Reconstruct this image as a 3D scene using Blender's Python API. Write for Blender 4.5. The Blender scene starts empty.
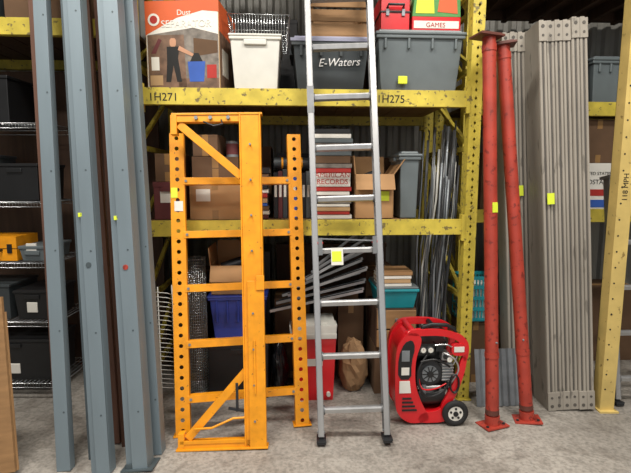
import bpy, bmesh, math, random
from mathutils import Matrix, Vector
random.seed(7)
scene = bpy.context.scene
COL = scene.collection
scene.view_settings.view_transform = 'Standard'

# ---------------------------------------------------------------- materials
def lin(h):
    h = h.lstrip('#')
    o = []
    for i in (0, 2, 4):
        c = int(h[i:i+2], 16) / 255
        o.append(c/12.92 if c <= 0.04045 else ((c+0.055)/1.055)**2.4)
    return o
MATS = {}
def mat(name, hexc, rough=.5, metal=0., var=.12, scale=9., bump=0., chips=None, chip_t=.66, alpha=1., stretch=None, coat=0.):
    if name in MATS: return MATS[name]
    m = bpy.data.materials.new(name); m.use_nodes = True
    nt = m.node_tree; N = nt.nodes; L = nt.links
    b = N['Principled BSDF']
    c = lin(hexc)
    tc = N.new('ShaderNodeTexCoord')
    mp = N.new('ShaderNodeMapping')
    if stretch: mp.inputs['Scale'].default_value = stretch
    L.new(tc.outputs['Object'], mp.inputs['Vector'])
    nz = N.new('ShaderNodeTexNoise'); nz.inputs['Scale'].default_value = scale; nz.inputs['Detail'].default_value = 6
    L.new(mp.outputs[0], nz.inputs['Vector'])
    cr = N.new('ShaderNodeValToRGB')
    cr.color_ramp.elements[0].position = .3; cr.color_ramp.elements[1].position = .72
    cr.color_ramp.elements[0].color = [max(0, x*(1-var)) for x in c]+[1]
    cr.color_ramp.elements[1].color = [min(1, x*(1+var)) for x in c]+[1]
    L.new(nz.outputs[0], cr.inputs[0])
    out = cr.outputs[0]
    if chips:
        n2 = N.new('ShaderNodeTexNoise'); n2.inputs['Scale'].default_value = scale*3.1; n2.inputs['Detail'].default_value = 8
        L.new(mp.outputs[0], n2.inputs['Vector'])
        r2 = N.new('ShaderNodeValToRGB'); r2.color_ramp.elements[0].position = chip_t; r2.color_ramp.elements[1].position = chip_t+.05
        L.new(n2.outputs[0], r2.inputs[0])
        mx = N.new('ShaderNodeMix'); mx.data_type = 'RGBA'
        L.new(r2.outputs[0], mx.inputs[0]); L.new(out, mx.inputs[6])
        mx.inputs[7].default_value = lin(chips)+[1]
        out = mx.outputs[2]
    L.new(out, b.inputs['Base Color'])
    b.inputs['Roughness'].default_value = rough
    b.inputs['Metallic'].default_value = metal
    b.inputs['Coat Weight'].default_value = coat
    if bump:
        bp = N.new('ShaderNodeBump'); bp.inputs['Strength'].default_value = bump; bp.inputs['Distance'].default_value = .01
        L.new(nz.outputs[0], bp.inputs['Height']); L.new(bp.outputs[0], b.inputs['Normal'])
    MATS[name] = m
    return m

ORANGE = mat('orange_paint', '#eb9b18', .38, var=.14, scale=14, chips='#a06a22', chip_t=.67)
YELLOW = mat('yellow_rack_paint', '#c8b546', .5, var=.18, scale=12, chips='#75683c', chip_t=.60)
CREAM = mat('cream_rack_paint', '#c9b06a', .5, var=.14, scale=8, chips='#8a7442', chip_t=.63)
ALU = mat('brushed_aluminium', '#b4b5b6', .38, .7, var=.12, scale=20, stretch=(1, 1, .15))
ALU_D = mat('dull_aluminium', '#808284', .45, .6, var=.15, scale=20)
STEEL = mat('blue_grey_steel_paint', '#74828a', .42, .15, var=.15, scale=5, chips='#5a6063', chip_t=.66, stretch=(1, 1, .2))
STEEL_D = mat('dark_grey_steel_paint', '#4a555a', .5, .1, var=.15, scale=6)
REDP = mat('red_primer_paint', '#a33a2c', .48, var=.2, scale=9, chips='#7a2a22', chip_t=.58)
REDDK = mat('red_brown_plate', '#60342b', .55, var=.2, scale=12)
PLANK = mat('grey_plank_coating', '#979187', .6, .1, var=.16, scale=7, stretch=(1, 1, .25), chips='#77726a', chip_t=.62)
PLANK_D = mat('grey_plank_dark', '#524e49', .65, var=.15, scale=9)
BLACK = mat('black_plastic', '#17181a', .45, var=.2)
RUBBER = mat('black_rubber', '#1c1c1d', .75, var=.2)
DARK = mat('dark_metal', '#35373a', .45, .5, var=.2)
CHROME = mat('chrome_wire', '#b9bcbe', .25, .9, var=.05)
MREDM = mat('glossy_red_plastic', '#cc141e', .3, var=.07, coat=.3)
CARD = mat('cardboard_brown', '#a98258', .8, var=.12, scale=6)
CARD_D = mat('cardboard_dark', '#5f4732', .85, var=.18, scale=6)
CARD_L = mat('cardboard_light', '#b0916a', .8, var=.1, scale=6)
TAPE = mat('packing_tape', '#8f6d42', .35)
WHITEP = mat('white_plastic', '#cfcfc8', .45, var=.06)
PAPER = mat('white_paper', '#dad8d0', .7, var=.05)
TOTE_BG = mat('blue_grey_tote_plastic', '#626b6e', .42, var=.08)
TOTE_DK = mat('charcoal_tote_plastic', '#383e41', .45, var=.1)
TOTE_LID = mat('lavender_lid_plastic', '#85869a', .45, var=.08)
NAVY = mat('navy_blue_plastic', '#2a3c92', .4, var=.1)
TEAL = mat('teal_plastic', '#1f8f9a', .4, var=.1)
TAG = mat('yellow_green_sticker', '#d6e63a', .6, var=.04)
WOOD = mat('plywood', '#93704a', .7, var=.2, scale=5, stretch=(1, 6, 6))
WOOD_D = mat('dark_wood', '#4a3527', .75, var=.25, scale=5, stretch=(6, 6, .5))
WOOD_R = mat('red_brown_board', '#5e4032', .75, var=.25, scale=6, stretch=(6, 6, .4))
MAROON = mat('maroon_card', '#5d2a2c', .7)
ORPR = mat('print_orange', '#c9592a', .6, var=.06)
PRBR = mat('print_brown', '#6e5544', .6, var=.45, scale=18)
PRBLUE = mat('print_blue', '#2d55a8', .6)
PRGREY = mat('print_grey', '#756e66', .6, var=.45, scale=20)
INK = mat('black_ink', '#141414', .7)
INKR = mat('red_ink', '#a52a24', .7)
GREEN = mat('green_card', '#4f8a4a', .7)
GREYMET = mat('galvanised_steel', '#858b90', .45, .5, var=.18, scale=12)
CHALK = mat('white_marker', '#e8e8e8', .7)
SKIN = mat('print_skin', '#b98a6d', .7)
BAG = mat('black_plastic_bag', '#141518', .28, var=.2)
KRAFT = mat('crumpled_kraft_paper', '#8a6c4c', .85, var=.2, bump=.4)

# ---------------------------------------------------------------- builder
RACKROT = Matrix.Translation((0, 2.9, 0)) @ Matrix.Rotation(math.radians(3.2), 4, 'Z') @ Matrix.Translation((0, -2.9, 0))
def soft(poly, it=2):
    """round the corners of an outline (Chaikin)"""
    for _ in range(it):
        q = []
        n = len(poly)
        for i in range(n):
            a = poly[i]; c = poly[(i+1) % n]
            q.append((a[0]*.78+c[0]*.22, a[1]*.78+c[1]*.22)); q.append((a[0]*.22+c[0]*.78, a[1]*.22+c[1]*.78))
        poly = q
    return poly
class B:
    def __init__(s, name):
        s.name = name; s.bm = bmesh.new(); s.mats = []
    def mi(s, m):
        if m not in s.mats: s.mats.append(m)
        return s.mats.index(m)
    def add(s, vs, fs, m, M=None, smooth=False):
        i = s.mi(m)
        bv = [s.bm.verts.new((M @ Vector(v)) if M else Vector(v)) for v in vs]
        for f in fs:
            try:
                fc = s.bm.faces.new([bv[k] for k in f]); fc.material_index = i; fc.smooth = smooth
            except ValueError: pass
    def box(s, x0, x1, y0, y1, z0, z1, m, M=None, t=0., ty=None):
        if ty is None: ty = t
        vs = [(x0+t, y0+ty, z0), (x1-t, y0+ty, z0), (x1-t, y1-ty, z0), (x0+t, y1-ty, z0), (x0, y0, z1), (x1, y0, z1), (x1, y1, z1), (x0, y1, z1)]
        s.add(vs, [(3, 2, 1, 0), (4, 5, 6, 7), (0, 1, 5, 4), (1, 2, 6, 5), (2, 3, 7, 6), (3, 0, 4, 7)], m, M)
    def bar(s, p0, p1, w, d, m, xd=(1, 0, 0), M=None):
        p0 = Vector(p0); p1 = Vector(p1); z = (p1-p0); l = z.length; z.normalize()
        x = Vector(xd); x = x - z*x.dot(z)
        if x.length < 1e-4: x = Vector((0, 0, 1)) - z*z.z
        x.normalize(); y = z.cross(x)
        T = Matrix(((x.x, y.x, z.x, p0.x), (x.y, y.y, z.y, p0.y), (x.z, y.z, z.z, p0.z), (0, 0, 0, 1)))
        if M: T = M @ T
        s.box(-w/2, w/2, -d/2, d/2, 0, l, m, T)
    def cyl(s, p0, p1, r, m, r2=None, seg=18, M=None):
        if r2 is None: r2 = r
        p0 = Vector(p0); p1 = Vector(p1); z = (p1-p0).normalized()
        x = z.orthogonal().normalized(); y = z.cross(x)
        vs = []
        for p, rr in ((p0, r), (p1, r2)):
            for k in range(seg):
                a = 2*math.pi*k/seg
                vs.append(p + x*rr*math.cos(a) + y*rr*math.sin(a))
        s.add(vs, [(k, (k+1) % seg, seg+(k+1) % seg, seg+k) for k in range(seg)], m, M, True)
        s.add(vs[:seg], [tuple(reversed(range(seg)))], m, M); s.add(vs[seg:], [tuple(range(seg))], m, M)
    def tube(s, pts, r, m, seg=8, cyc=False, M=None):
        pts = [Vector(p) for p in pts]; n = len(pts); vs = []
        ref = None
        for i, p in enumerate(pts):
            a = pts[(i-1) % n] if (cyc or i > 0) else p
            c = pts[(i+1) % n] if (cyc or i < n-1) else p
            t = (c-a).normalized()
            if ref is None: ref = t.orthogonal().normalized()
            ref = (ref - t*ref.dot(t)).normalized()
            y = t.cross(ref)
            for k in range(seg):
                an = 2*math.pi*k/seg
                vs.append(p + ref*r*math.cos(an) + y*r*math.sin(an))
        fs = []
        for i in range(n if cyc else n-1):
            j = (i+1) % n
            for k in range(seg):
                fs.append((i*seg+k, i*seg+(k+1) % seg, j*seg+(k+1) % seg, j*seg+k))
        if not cyc:
            fs.append(tuple(reversed(range(seg)))); fs.append(tuple(range((n-1)*seg, n*seg)))
        s.add(vs, fs, m, M, True)
    def prism(s, poly, y0, y1, m, M=None, smooth=False):
        n = len(poly)
        vs = [(p[0], y0, p[1]) for p in poly] + [(p[0], y1, p[1]) for p in poly]
        s.add(vs, [tuple(range(n)), tuple(reversed(range(n, 2*n)))] + [(k, n+k, n+(k+1) % n, (k+1) % n) for k in range(n)], m, M, smooth)
    def blob(s, c, rx, ry, rz, m, amp=.18, seed=1, flat=True, M=None):
        """crumpled bag: noisy ellipsoid with a flattened bottom"""
        rnd = random.Random(seed); nu, nv = 20, 12; vs = []
        ph = [(rnd.uniform(1, 6), rnd.uniform(1, 6), rnd.uniform(0, 6)) for _ in range(6)]
        for j in range(nv+1):
            th = math.pi*j/nv
            for i in range(nu):
                a = 2*math.pi*i/nu
                d = Vector((math.sin(th)*math.cos(a), math.sin(th)*math.sin(a), math.cos(th)))
                r = 1+amp*sum(math.sin(p[0]*d.x*2+p[1]*d.z*2+p[2])*math.cos(p[1]*d.y*2) for p in ph)/3+rnd.uniform(-.04, .04)*(0 < j < nv)
                z = c[2]+d.z*r*rz
                vs.append((c[0]+d.x*r*rx, c[1]+d.y*r*ry, max(z, c[2]-rz*.82)))
        fs = []
        for j in range(nv):
            for i in range(nu):
                fs.append((j*nu+i, (j+1)*nu+i, (j+1)*nu+(i+1) % nu, j*nu+(i+1) % nu))
        s.add(vs, fs, m, M, not flat)
    def perf(s, xc, w, z0, z1, pitch, hr, y, t, m, M=None, diamond=False):
        n = max(1, int(round((z1-z0)/pitch))); p = (z1-z0)/n
        for i in range(n):
            zc = z0+(i+.5)*p
            o = [(w/2, 0), (w/2, p/2), (0, p/2), (-w/2, p/2), (-w/2, 0), (-w/2, -p/2), (0, -p/2), (w/2, -p/2)]
            inn = []
            for k in range(8):
                a = k*math.pi/4
                rr = hr if not diamond else hr*(1.15 if k in (2, 6) else (.8 if k in (0, 4) else .62))
                inn.append((rr*math.cos(a), rr*math.sin(a)))
            vs = []
            for yy in (y, y+t):
                vs += [(xc+a, yy, zc+b) for a, b in o] + [(xc+a, yy, zc+b) for a, b in inn]
            fs = []
            for k in range(8):
                j = (k+1) % 8
                fs.append((k, 8+k, 8+j, j)); fs.append((16+k, 16+j, 24+j, 24+k)); fs.append((8+k, 24+k, 24+j, 8+j))
            s.add(vs, fs, m, M)
    def text(s, txt, size, loc, m, rz=0., M=None, align='CENTER', roll=0., shear=0., tilt=0.):
        cu = bpy.data.curves.new('t', 'FONT'); cu.body = txt; cu.size = size; cu.extrude = .0006; cu.align_x = align
        cu.shear = shear
        ob = bpy.data.objects.new('t', cu); COL.objects.link(ob)
        dg = bpy.context.evaluated_depsgraph_get(); me = ob.evaluated_get(dg).to_mesh()
        T = Matrix.Translation(loc) @ Matrix.Rotation(rz, 4, 'Z') @ Matrix.Rotation(math.pi/2+tilt, 4, 'X') @ Matrix.Rotation(roll, 4, 'Z')
        if M: T = M @ T
        s.add([v.co.copy() for v in me.vertices], [tuple(p.vertices) for p in me.polygons], m, T)
        bpy.data.objects.remove(ob); bpy.data.curves.remove(cu)
    def done(s, bevel=.0, rack=False, M=None, rz=0., seg=2):
        bm = s.bm
        if M is None:
            xs = [v.co.x for v in bm.verts]; ys = [v.co.y for v in bm.verts]; zs = [v.co.z for v in bm.verts]
            c = Vector(((min(xs)+max(xs))/2, (min(ys)+max(ys))/2, min(zs)))
            for v in bm.verts: v.co -= c
            M = Matrix.Translation(c) @ Matrix.Rotation(rz, 4, 'Z')
        me = bpy.data.meshes.new(s.name); bm.to_mesh(me); bm.free()
        for m in s.mats: me.materials.append(m)
        ob = bpy.data.objects.new(s.name, me); COL.objects.link(ob)
        ob.matrix_world = (RACKROT @ M) if rack else M
        if bevel:
            md = ob.modifiers.new('bevel', 'BEVEL'); md.width = bevel; md.segments = seg; md.limit_method = 'ANGLE'; md.angle_limit = math.radians(40)
        return ob
def lean(p0, p1, rz=0.):
    """frame whose z axis runs from foot p0 to top p1"""
    p0 = Vector(p0); z = (Vector(p1)-p0).normalized()
    x = Vector((math.cos(rz), math.sin(rz), 0)); x = (x - z*x.dot(z)).normalized(); y = z.cross(x)
    return Matrix(((x.x, y.x, z.x, p0.x), (x.y, y.y, z.y, p0.y), (x.z, y.z, z.z, p0.z), (0, 0, 0, 1))), (Vector(p1)-p0).length

# ---------------------------------------------------------------- room
def concrete():
    m = bpy.data.materials.new('concrete_floor'); m.use_nodes = True
    N = m.node_tree.nodes; L = m.node_tree.links; b = N['Principled BSDF']
    tc = N.new('ShaderNodeTexCoord')
    n1 = N.new('ShaderNodeTexNoise'); n1.inputs['Scale'].default_value = 1.3; n1.inputs['Detail'].default_value = 10; n1.inputs['Roughness'].default_value = .62
    n2 = N.new('ShaderNodeTexNoise'); n2.inputs['Scale'].default_value = 55; n2.inputs['Detail'].default_value = 4
    n3 = N.new('ShaderNodeTexNoise'); n3.inputs['Scale'].default_value = 5; n3.inputs['Detail'].default_value = 8; n3.inputs['Distortion'].default_value = 1.2
    for n in (n1, n2, n3): L.new(tc.outputs['Object'], n.inputs['Vector'])
    r1 = N.new('ShaderNodeValToRGB'); r1.color_ramp.elements[0].position = .3; r1.color_ramp.elements[1].position = .7
    r1.color_ramp.elements[0].color = lin('#88837c')+[1]; r1.color_ramp.elements[1].color = lin('#b0aba3')+[1]
    L.new(n1.outputs[0], r1.inputs[0])
    r2 = N.new('ShaderNodeValToRGB'); r2.color_ramp.elements[0].position = .3; r2.color_ramp.elements[0].color = (.6, .6, .6, 1); r2.color_ramp.elements[1].position = .6
    L.new(n2.outputs[0], r2.inputs[0])
    r3 = N.new('ShaderNodeValToRGB'); r3.color_ramp.elements[0].position = .32; r3.color_ramp.elements[0].color = (.5, .47, .45, 1); r3.color_ramp.elements[1].position = .5
    L.new(n3.outputs[0], r3.inputs[0])
    a = N.new('ShaderNodeMix'); a.data_type = 'RGBA'; a.blend_type = 'MULTIPLY'; a.inputs[0].default_value = 1
    c = N.new('ShaderNodeMix'); c.data_type = 'RGBA'; c.blend_type = 'MULTIPLY'; c.inputs[0].default_value = .7
    L.new(r1.outputs[0], a.inputs[6]); L.new(r2.outputs[0], a.inputs[7])
    L.new(a.outputs[2], c.inputs[6]); L.new(r3.outputs[0], c.inputs[7])
    L.new(c.outputs[2], b.inputs['Base Color'])
    b.inputs['Roughness'].default_value = .62
    bp = N.new('ShaderNodeBump'); bp.inputs['Strength'].default_value = .15; bp.inputs['Distance'].default_value = .01
    L.new(n2.outputs[0], bp.inputs['Height']); L.new(bp.outputs[0], b.inputs['Normal'])
    return m
FLOORM = concrete()
WALLM = mat('corrugated_wall_paint', '#94938d', .5, .1, var=.12, scale=3)
CEILM = mat('ceiling_dark', '#3a3632', .8, var=.2, scale=3)
SIDEM = mat('side_wall_paint', '#6f6f6b', .7, var=.06, scale=3)
b = B('floor'); b.box(-5, 5, -5, 4.8, -.1, 0, FLOORM); b.done()
b = B('wall_back')
prof = []; x = -5.0; P = .125
while x < 5.0-.01:
    prof += [(x, 0), (x+P*.32, 0), (x+P*.5, .03), (x+P*.82, .03)]; x += P
vs = []; fs = []
WY = 4.45
for i, (px, py) in enumerate(prof):
    vs += [(px, WY-py, 0), (px, WY-py, 4.6)]
for i in range(len(prof)-1): fs.append((2*i, 2*i+2, 2*i+3, 2*i+1))
b.add(vs, fs, WALLM); b.box(-5, 5, WY+.01, WY+.09, 0, 4.6, WALLM); b.done()
b = B('wall_left'); b.box(-5.1, -5, -5, 4.8, 0, 4.6, SIDEM); b.done()
b = B('wall_right'); b.box(5, 5.1, -5, 4.8, 0, 4.6, SIDEM); b.done()
b = B('ceiling'); b.box(-5, 5, -5, 4.8, 4.6, 4.7, CEILM)
for i in range(5): b.box(-5, 5, -4.3+i*2, -4.15+i*2, 4.35, 4.6, CEILM)
b.done()

# ---------------------------------------------------------------- racks
def rack_post(b, x, y, z1, m, w=.078, d=.07):
    b.perf(x, w, 0.0, z1, .0508, .0115, y, .003, m, diamond=True)
    b.box(x-w/2, x-w/2+.003, y+.003, y+d, .0, z1, m); b.box(x+w/2-.003, x+w/2, y+.003, y+d, 0, z1, m)
    b.box(x-w/2, x-w/2+.02, y+d-.003, y+d, 0, z1, m); b.box(x+w/2-.02, x+w/2, y+d-.003, y+d, 0, z1, m)
    b.box(x-.05, x+.05, y-.02, y+.09, 0, .008, m)
def rack_beam(b, x0, x1, y, zt, m, h=.1):
    b.box(x0, x1, y, y+.028, zt-h, zt, m); b.box(x0, x1, y+.028, y+.045, zt-h, zt-.03, m)
    for xx, sg in ((x0, 1), (x1, -1)):
        b.box(xx-.003*sg if sg > 0 else xx-.02, xx+.02 if sg > 0 else xx+.003, y-.006, y+.05, zt-h-.04, zt+.03, m)
def rack_frame(b, x, y0, y1, z1, m):
    rack_post(b, x, y0, z1, m); rack_post(b, x, y1-.07, z1, m)
    z = .2
    while z < z1-.5:
        b.bar((x, y0+.06, z), (x, y1-.06, z), .03, .03, m, (1, 0, 0))
        b.bar((x, y0+.06, z), (x, y1-.06, z+.5), .025, .025, m, (1, 0, 0)); z += .5
Y0 = 2.9; Y1 = 3.95
b = B('pallet_rack')
rack_frame(b, -1.11, Y0, Y1, 3.4, YELLOW); rack_frame(b, 1.012, Y0, Y1, 3.4, YELLOW)
for zt in (1.24, 2.05, 3.13):  # topmost level is added above the view to shade wall and shelves
    rack_beam(b, -1.07, .972, Y0, zt, YELLOW); rack_beam(b, -1.07, .972, Y1-.045, zt, YELLOW)
x = -1.06
while x < .95:
    for zt in (1.24, 2.05, 3.13):
        w = min(.135, .965-x)
        if zt == 1.24 and x+w > .71: continue
        b.box(x, x+w, Y0+.03, Y1-.03, zt-.03, zt-.004, WOOD)
    x += .14
b.text('1H271', .066, (-.925, Y0-.001, 1.972), INK); b.text('1H275', .066, (.47, Y0-.001, 1.972), INK)
b.done(bevel=.0015, rack=True)

b = B('pallet_rack')   # right neighbour, set further back
RY = 3.38
rack_frame(b, 3.3, RY, RY+.75, 3.4, YELLOW); rack_frame(b, 1.16, RY, RY+.75, 3.4, YELLOW)
for zt in (1.27, 2.07, 2.98):
    mm = YELLOW if zt < 2.9 else WOOD_D
    rack_beam(b, 1.2, 3.26, RY, zt, mm); rack_beam(b, 1.2, 3.26, RY+.7, zt, mm)
x = 1.21
while x < 3.2:
    for zt in (1.27, 2.07): b.box(x, x+.16, RY+.03, RY+.72, zt-.03, zt-.004, WOOD_D)
    x += .17
for k in range(9): b.box(1.2+k*.25, 1.24+k*.25, RY-.3, RY+.74, 2.86, 2.95, WOOD_D)
b.box(1.2, 3.26, RY-.3, RY+.74, 2.95, 2.97, WOOD_D)
b.done(bevel=.0015, rack=True)
b = B('pallet_rack')   # left neighbour
rack_frame(b, -3.3, Y0+.1, Y1, 3.4, YELLOW)
for zt in (2.47, 3.13):
    rack_beam(b, -3.26, -1.15, Y0+.1, zt, YELLOW); rack_beam(b, -3.26, -1.15, Y1-.045, zt, YELLOW)
x = -3.2
while x < -1.3:
    for zt in (2.47, 3.13): b.box(x, x+.16, Y0+.13, Y1-.03, zt-.03, zt-.004, WOOD_D)
    x += .17
b.done(bevel=.0015, rack=True)

# ---------------------------------------------------------------- containers
def carton(x0, x1, y0, y1, z0, z1, m=CARD, name='cardboard_box', flaps=False, rz=0., tag=False, label=False):
    b = B(name); t = .006; z0 += .0005
    if not flaps:
        b.box(x0, x1, y0, y1, z0, z1, m)
        ym = (y0+y1)/2; xm = (x0+x1)/2
        if m in (CARD, CARD_D, CARD_L):
            b.box(x0, x1, ym-.025, ym+.025, z1-.001, z1+.0015, TAPE)
            b.box(xm-.02, xm+.02, y0-.0012, y0+.001, z1-.07, z1, TAPE)
            b.box(xm-.02, xm+.02, y0-.0012, y0+.001, z0, z0+.06, TAPE)
            b.box(x0+.002, x1-.002, y0-.0006, y0, z1-.012, z1-.009, CARD_D)
        else:
            b.box(x0-.004, x1+.004, y0-.004, y1+.004, z1-.03, z1+.001, m); b.box(xm-.05, xm+.05, y0-.01, y0, z1-.06, z1-.03, m)
    else:
        b.box(x0, x1, y0, y0+t, z0, z1, m); b.box(x0, x1, y1-t, y1, z0, z1, m)
        b.box(x0, x0+t, y0, y1, z0, z1, m); b.box(x1-t, x1, y0, y1, z0, z1, m); b.box(x0, x1, y0, y1, z0, z0+t, m)
        b.bar((((x0+x1)/2), y0, z1), ((x0+x1)/2, y0-.05, z1-.10), x1-x0, t, m)
        b.bar((((x0+x1)/2), y1, z1), ((x0+x1)/2, y1+.03, z1+.13), x1-x0, t, m)
        b.bar((x1, (y0+y1)/2, z1), (x1+.07, (y0+y1)/2, z1+.10), y1-y0, t, m, (0, 1, 0))
        b.bar((x0, (y0+y1)/2, z1), (x0-.01, (y0+y1)/2, z1+.12), y1-y0, t, m, (0, 1, 0))
        b.box(x0+.02, x1-.02, y0+.02, y1-.02, z1-.1, z1-.05, PAPER)
        b.cyl((x0+.06, (y0+y1)/2, z1-.05), (x1-.06, (y0+y1)/2, z1-.0), .045, DARK)
    if tag: b.box(x1-.09, x1-.03, y0-.002, y0, z0+(z1-z0)*.4, z0+(z1-z0)*.62, TAG)
    if label: b.box(x0+.04, x0+.13, y0-.002, y0, z0+(z1-z0)*.45, z0+(z1-z0)*.75, PAPER)
    return b.done(bevel=.002, rack=True, rz=rz)
def tote(x0, x1, y0, y1, z0, z1, m, ml, name='storage_tote', tp=.03, text=None, sticker=None, ribs=True):
    b = B(name); lid = .035
    b.box(x0+.012, x1-.012, y0+.012, y1-.012, z0, z1-lid, m, t=tp)
    b.box(x0, x1, y0, y1, z1-lid-.022, z1-lid, m)
    if ribs:
        n = 4
        for i in range(n):
            xx = x0+.06+(x1-x0-.12)*i/(n-1)
            b.box(xx-.008, xx+.008, y0+.002, y0+.016, z1-.12, z1-.055, m)
    b.box(x0-.006, x1+.006, y0-.006, y1+.006, z1-lid, z1-lid+.018, ml)
    b.box(x0+.02, x1-.02, y0+.02, y1-.02, z1-lid+.018, z1, ml, t=-.006)
    for sx in (x0-.012, x1-.012): b.box(sx, sx+.024, (y0+y1)/2-.06, (y0+y1)/2+.06, z1-lid-.03, z1-lid, m)
    if text: b.text(text, .068, ((x0+x1)/2+.05, y0+.0215, (z0+z1)/2-.01), CHALK, roll=.04, shear=.3, tilt=.10)
    if sticker: b.box(sticker[0], sticker[0]+.06, y0+.008, y0+.018, sticker[1], sticker[1]+.05, TAG)
    return b.done(bevel=.006, rack=True)
def book(b, x0, x1, y0, y1, z0, z1, m, M=None):
    b.box(x0+.004, x1-.004, y0+.006, y1-.004, z0+.003, z1-.003, PAPER, M)
    b.box(x0, x1, y0, y1, z0, z0+.003, m, M); b.box(x0, x1, y0, y1, z1-.003, z1, m, M); b.box(x0, x1, y0, y0+.003, z0, z1, m, M)

US = 2.05   # upper shelf top
b = B('printed_tool_box')
b.box(0, .46, 0, .42, 0, .53, CARD_L)
b.box(.004, .456, -.001, 0, .004, .526, PAPER)
b.prism([(.0, .33), (.0, .53), (.46, .53), (.46, .46), (.36, .47), (.2, .43)], -.002, 0, ORPR)
b.prism([(.01, .01), (.455, .01), (.455, .33), (.3, .37), (.01, .33)], -.0015, 0, PRGREY)
b.prism([(.01, .01), (.25, .01), (.24, .33), (.01, .33)], -.002, 0, PRBR)
b.prism([(.30, .2), (.45, .22), (.45, .29), (.30, .31)], -.002, 0, CARD_D)
b.box(.2, .455, -.002, 0, .01, .07, PRBR)
b.prism([(.27, .05), (.36, .05), (.37, .17), (.26, .17)], -.003, 0, PRBLUE)
b.prism([(.275, .17), (.355, .17), (.33, .22), (.30, .22)], -.003, 0, INK)
b.prism([(.12, .05), (.15, .05), (.17, .15), (.19, .05), (.22, .05), (.2, .19), (.21, .26), (.13, .26), (.13, .17)], -.003, 0, INK)
b.prism(soft([(.15, .26), (.19, .26), (.19, .31), (.15, .31)], 1), -.0035, 0, SKIN)
b.prism([(.20, .24), (.29, .20), (.3, .215), (.21, .265)], -.0035, 0, SKIN)
b.prism([(.03, .22), (.06, .22), (.10, .30), (.08, .31)], -.0032, 0, MAROON)
b.box(.02, .10, -.003, 0, .03, .09, CARD_L); b.box(.38, .44, -.003, 0, .07, .15, INKR); b.box(.03, .08, -.003, 0, .12, .2, PAPER)
b.text('Dust', .045, (.20, -.0024, .445), PAPER, align='LEFT'); b.text('SEPARATOR', .058, (.10, -.0032, .375), PAPER, align='LEFT')
b.prism([(.055+.037*math.cos(a), .42+.037*math.sin(a)) for a in [k*math.pi/8 for k in range(16)]], -.004, 0, PAPER)
b.prism([(.055+.024*math.cos(a), .42+.024*math.sin(a)) for a in [k*math.pi/8 for k in range(16)]], -.005, 0, INKR)
b.box(.46, .462, .004, .416, .35, .526, ORPR); b.box(.46, .4615, .01, .41, .01, .35, PRBR); b.box(.46, .463, .06, .2, .1, .26, PAPER)
b.box(.0, .46, .18, .24, .529, .5315, TAPE)
b.done(bevel=.002, rack=True, M=Matrix.Translation((-1.045, 3.01, US)) @ Matrix.Rotation(math.radians(-7), 4, 'Z'))
b = B('white_storage_bin')
x0, x1, y0, y1, z0, z1 = -.53, -.21, 2.95, 3.45, US, US+.33
b.box(x0+.008, x1-.008, y0+.008, y1-.008, z0, z1-.02, WHITEP, t=.02)
b.box(x0, x1, y0, y1, z1-.028, z1-.008, WHITEP); b.box(x0-.004, x1+.004, y0-.004, y1+.004, z1-.008, z1+.006, WHITEP)
b.box(x0+.09, x1-.09, y0-.004, y0+.012, z1-.06, z1-.028, WHITEP)
b.done(bevel=.005, rack=True)
b = B('wire_basket')
x0, x1, y0, y1, z0, z1 = -.53, -.17, 3.0, 3.4, US+.338, US+.46
for i in range(19):
    x = x0+.02+(x1-x0-.04)*i/18
    b.tube([(x, y0-.012, z1), (x, y0, z0), (x, y1, z0), (x, y1+.012, z1)], .0026, CHROME, 5)
for i in range(9):
    y = y0+(y1-y0)*i/8
    b.tube([(x0-.012, y, z1), (x0+.01, y, z0), (x1-.01, y, z0), (x1+.012, y, z1)], .0022, CHROME, 5)
for k, r in ((0, .0045), (.4, .0026), (.75, .0026)):
    z = z1-(z1-z0)*k; o = .012*(1-k)
    b.tube([(x0-o, y0-o, z), (x1+o, y0-o, z), (x1+o, y1+o, z), (x0-o, y1+o, z)], r, CHROME, 6, cyc=True)
b.done(rack=True)
tote(-.146, .35, 2.96, 3.5, US, US+.335, TOTE_DK, TOTE_LID, text='E-Waters', sticker=None)
tote(.385, .955, 2.96, 3.5, US, US+.385, TOTE_BG, TOTE_BG, sticker=(.53, US+.05))
b = B('wooden_crate')
x0, x1, y0, y1, z0 = -.04, .34, 3.0, 3.4, US+.337
for i in range(3):
    za = z0+.01+i*.085
    b.box(x0, x1, y0, y0+.012, za, za+.07, WOOD); b.box(x0, x1, y1-.012, y1, za, za+.07, WOOD)
    b.box(x0, x0+.012, y0+.012, y1-.012, za, za+.07, WOOD); b.box(x1-.012, x1, y0+.012, y1-.012, za, za+.07, WOOD)
b.box(x0, x1, y0, y1, z0, z0+.01, WOOD)
for xx in (x0+.012, x1-.035):
    for yy in (y0+.012, y1-.035): b.box(xx, xx+.022, yy, yy+.022, z0, z0+.26, WOOD)
b.done(bevel=.002, rack=True)
b = B('red_tool_case')
b.box(.42, .60, 3.0, 3.35, US+.387, US+.60, MREDM); b.box(.415, .605, 2.995, 3.355, US+.49, US+.5, BLACK)
b.tube([(.46, 3.0, US+.52), (.46, 2.97, US+.53), (.56, 2.97, US+.53), (.56, 3.0, US+.52)], .008, BLACK)
b.box(.45, .47, 2.99, 3.0, US+.47, US+.51, GREYMET); b.box(.55, .57, 2.99, 3.0, US+.47, US+.51, GREYMET)
b.done(bevel=.012, rack=True)
b = B('board_game_boxes')
b.box(.62, .93, 3.0, 3.3, US+.387, US+.47, MREDM); b.box(.63, .92, 2.998, 3.0, US+.40, US+.445, PAPER)
b.text('GAMES', .04, (.77, 2.997, US+.407), INKR)
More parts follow.
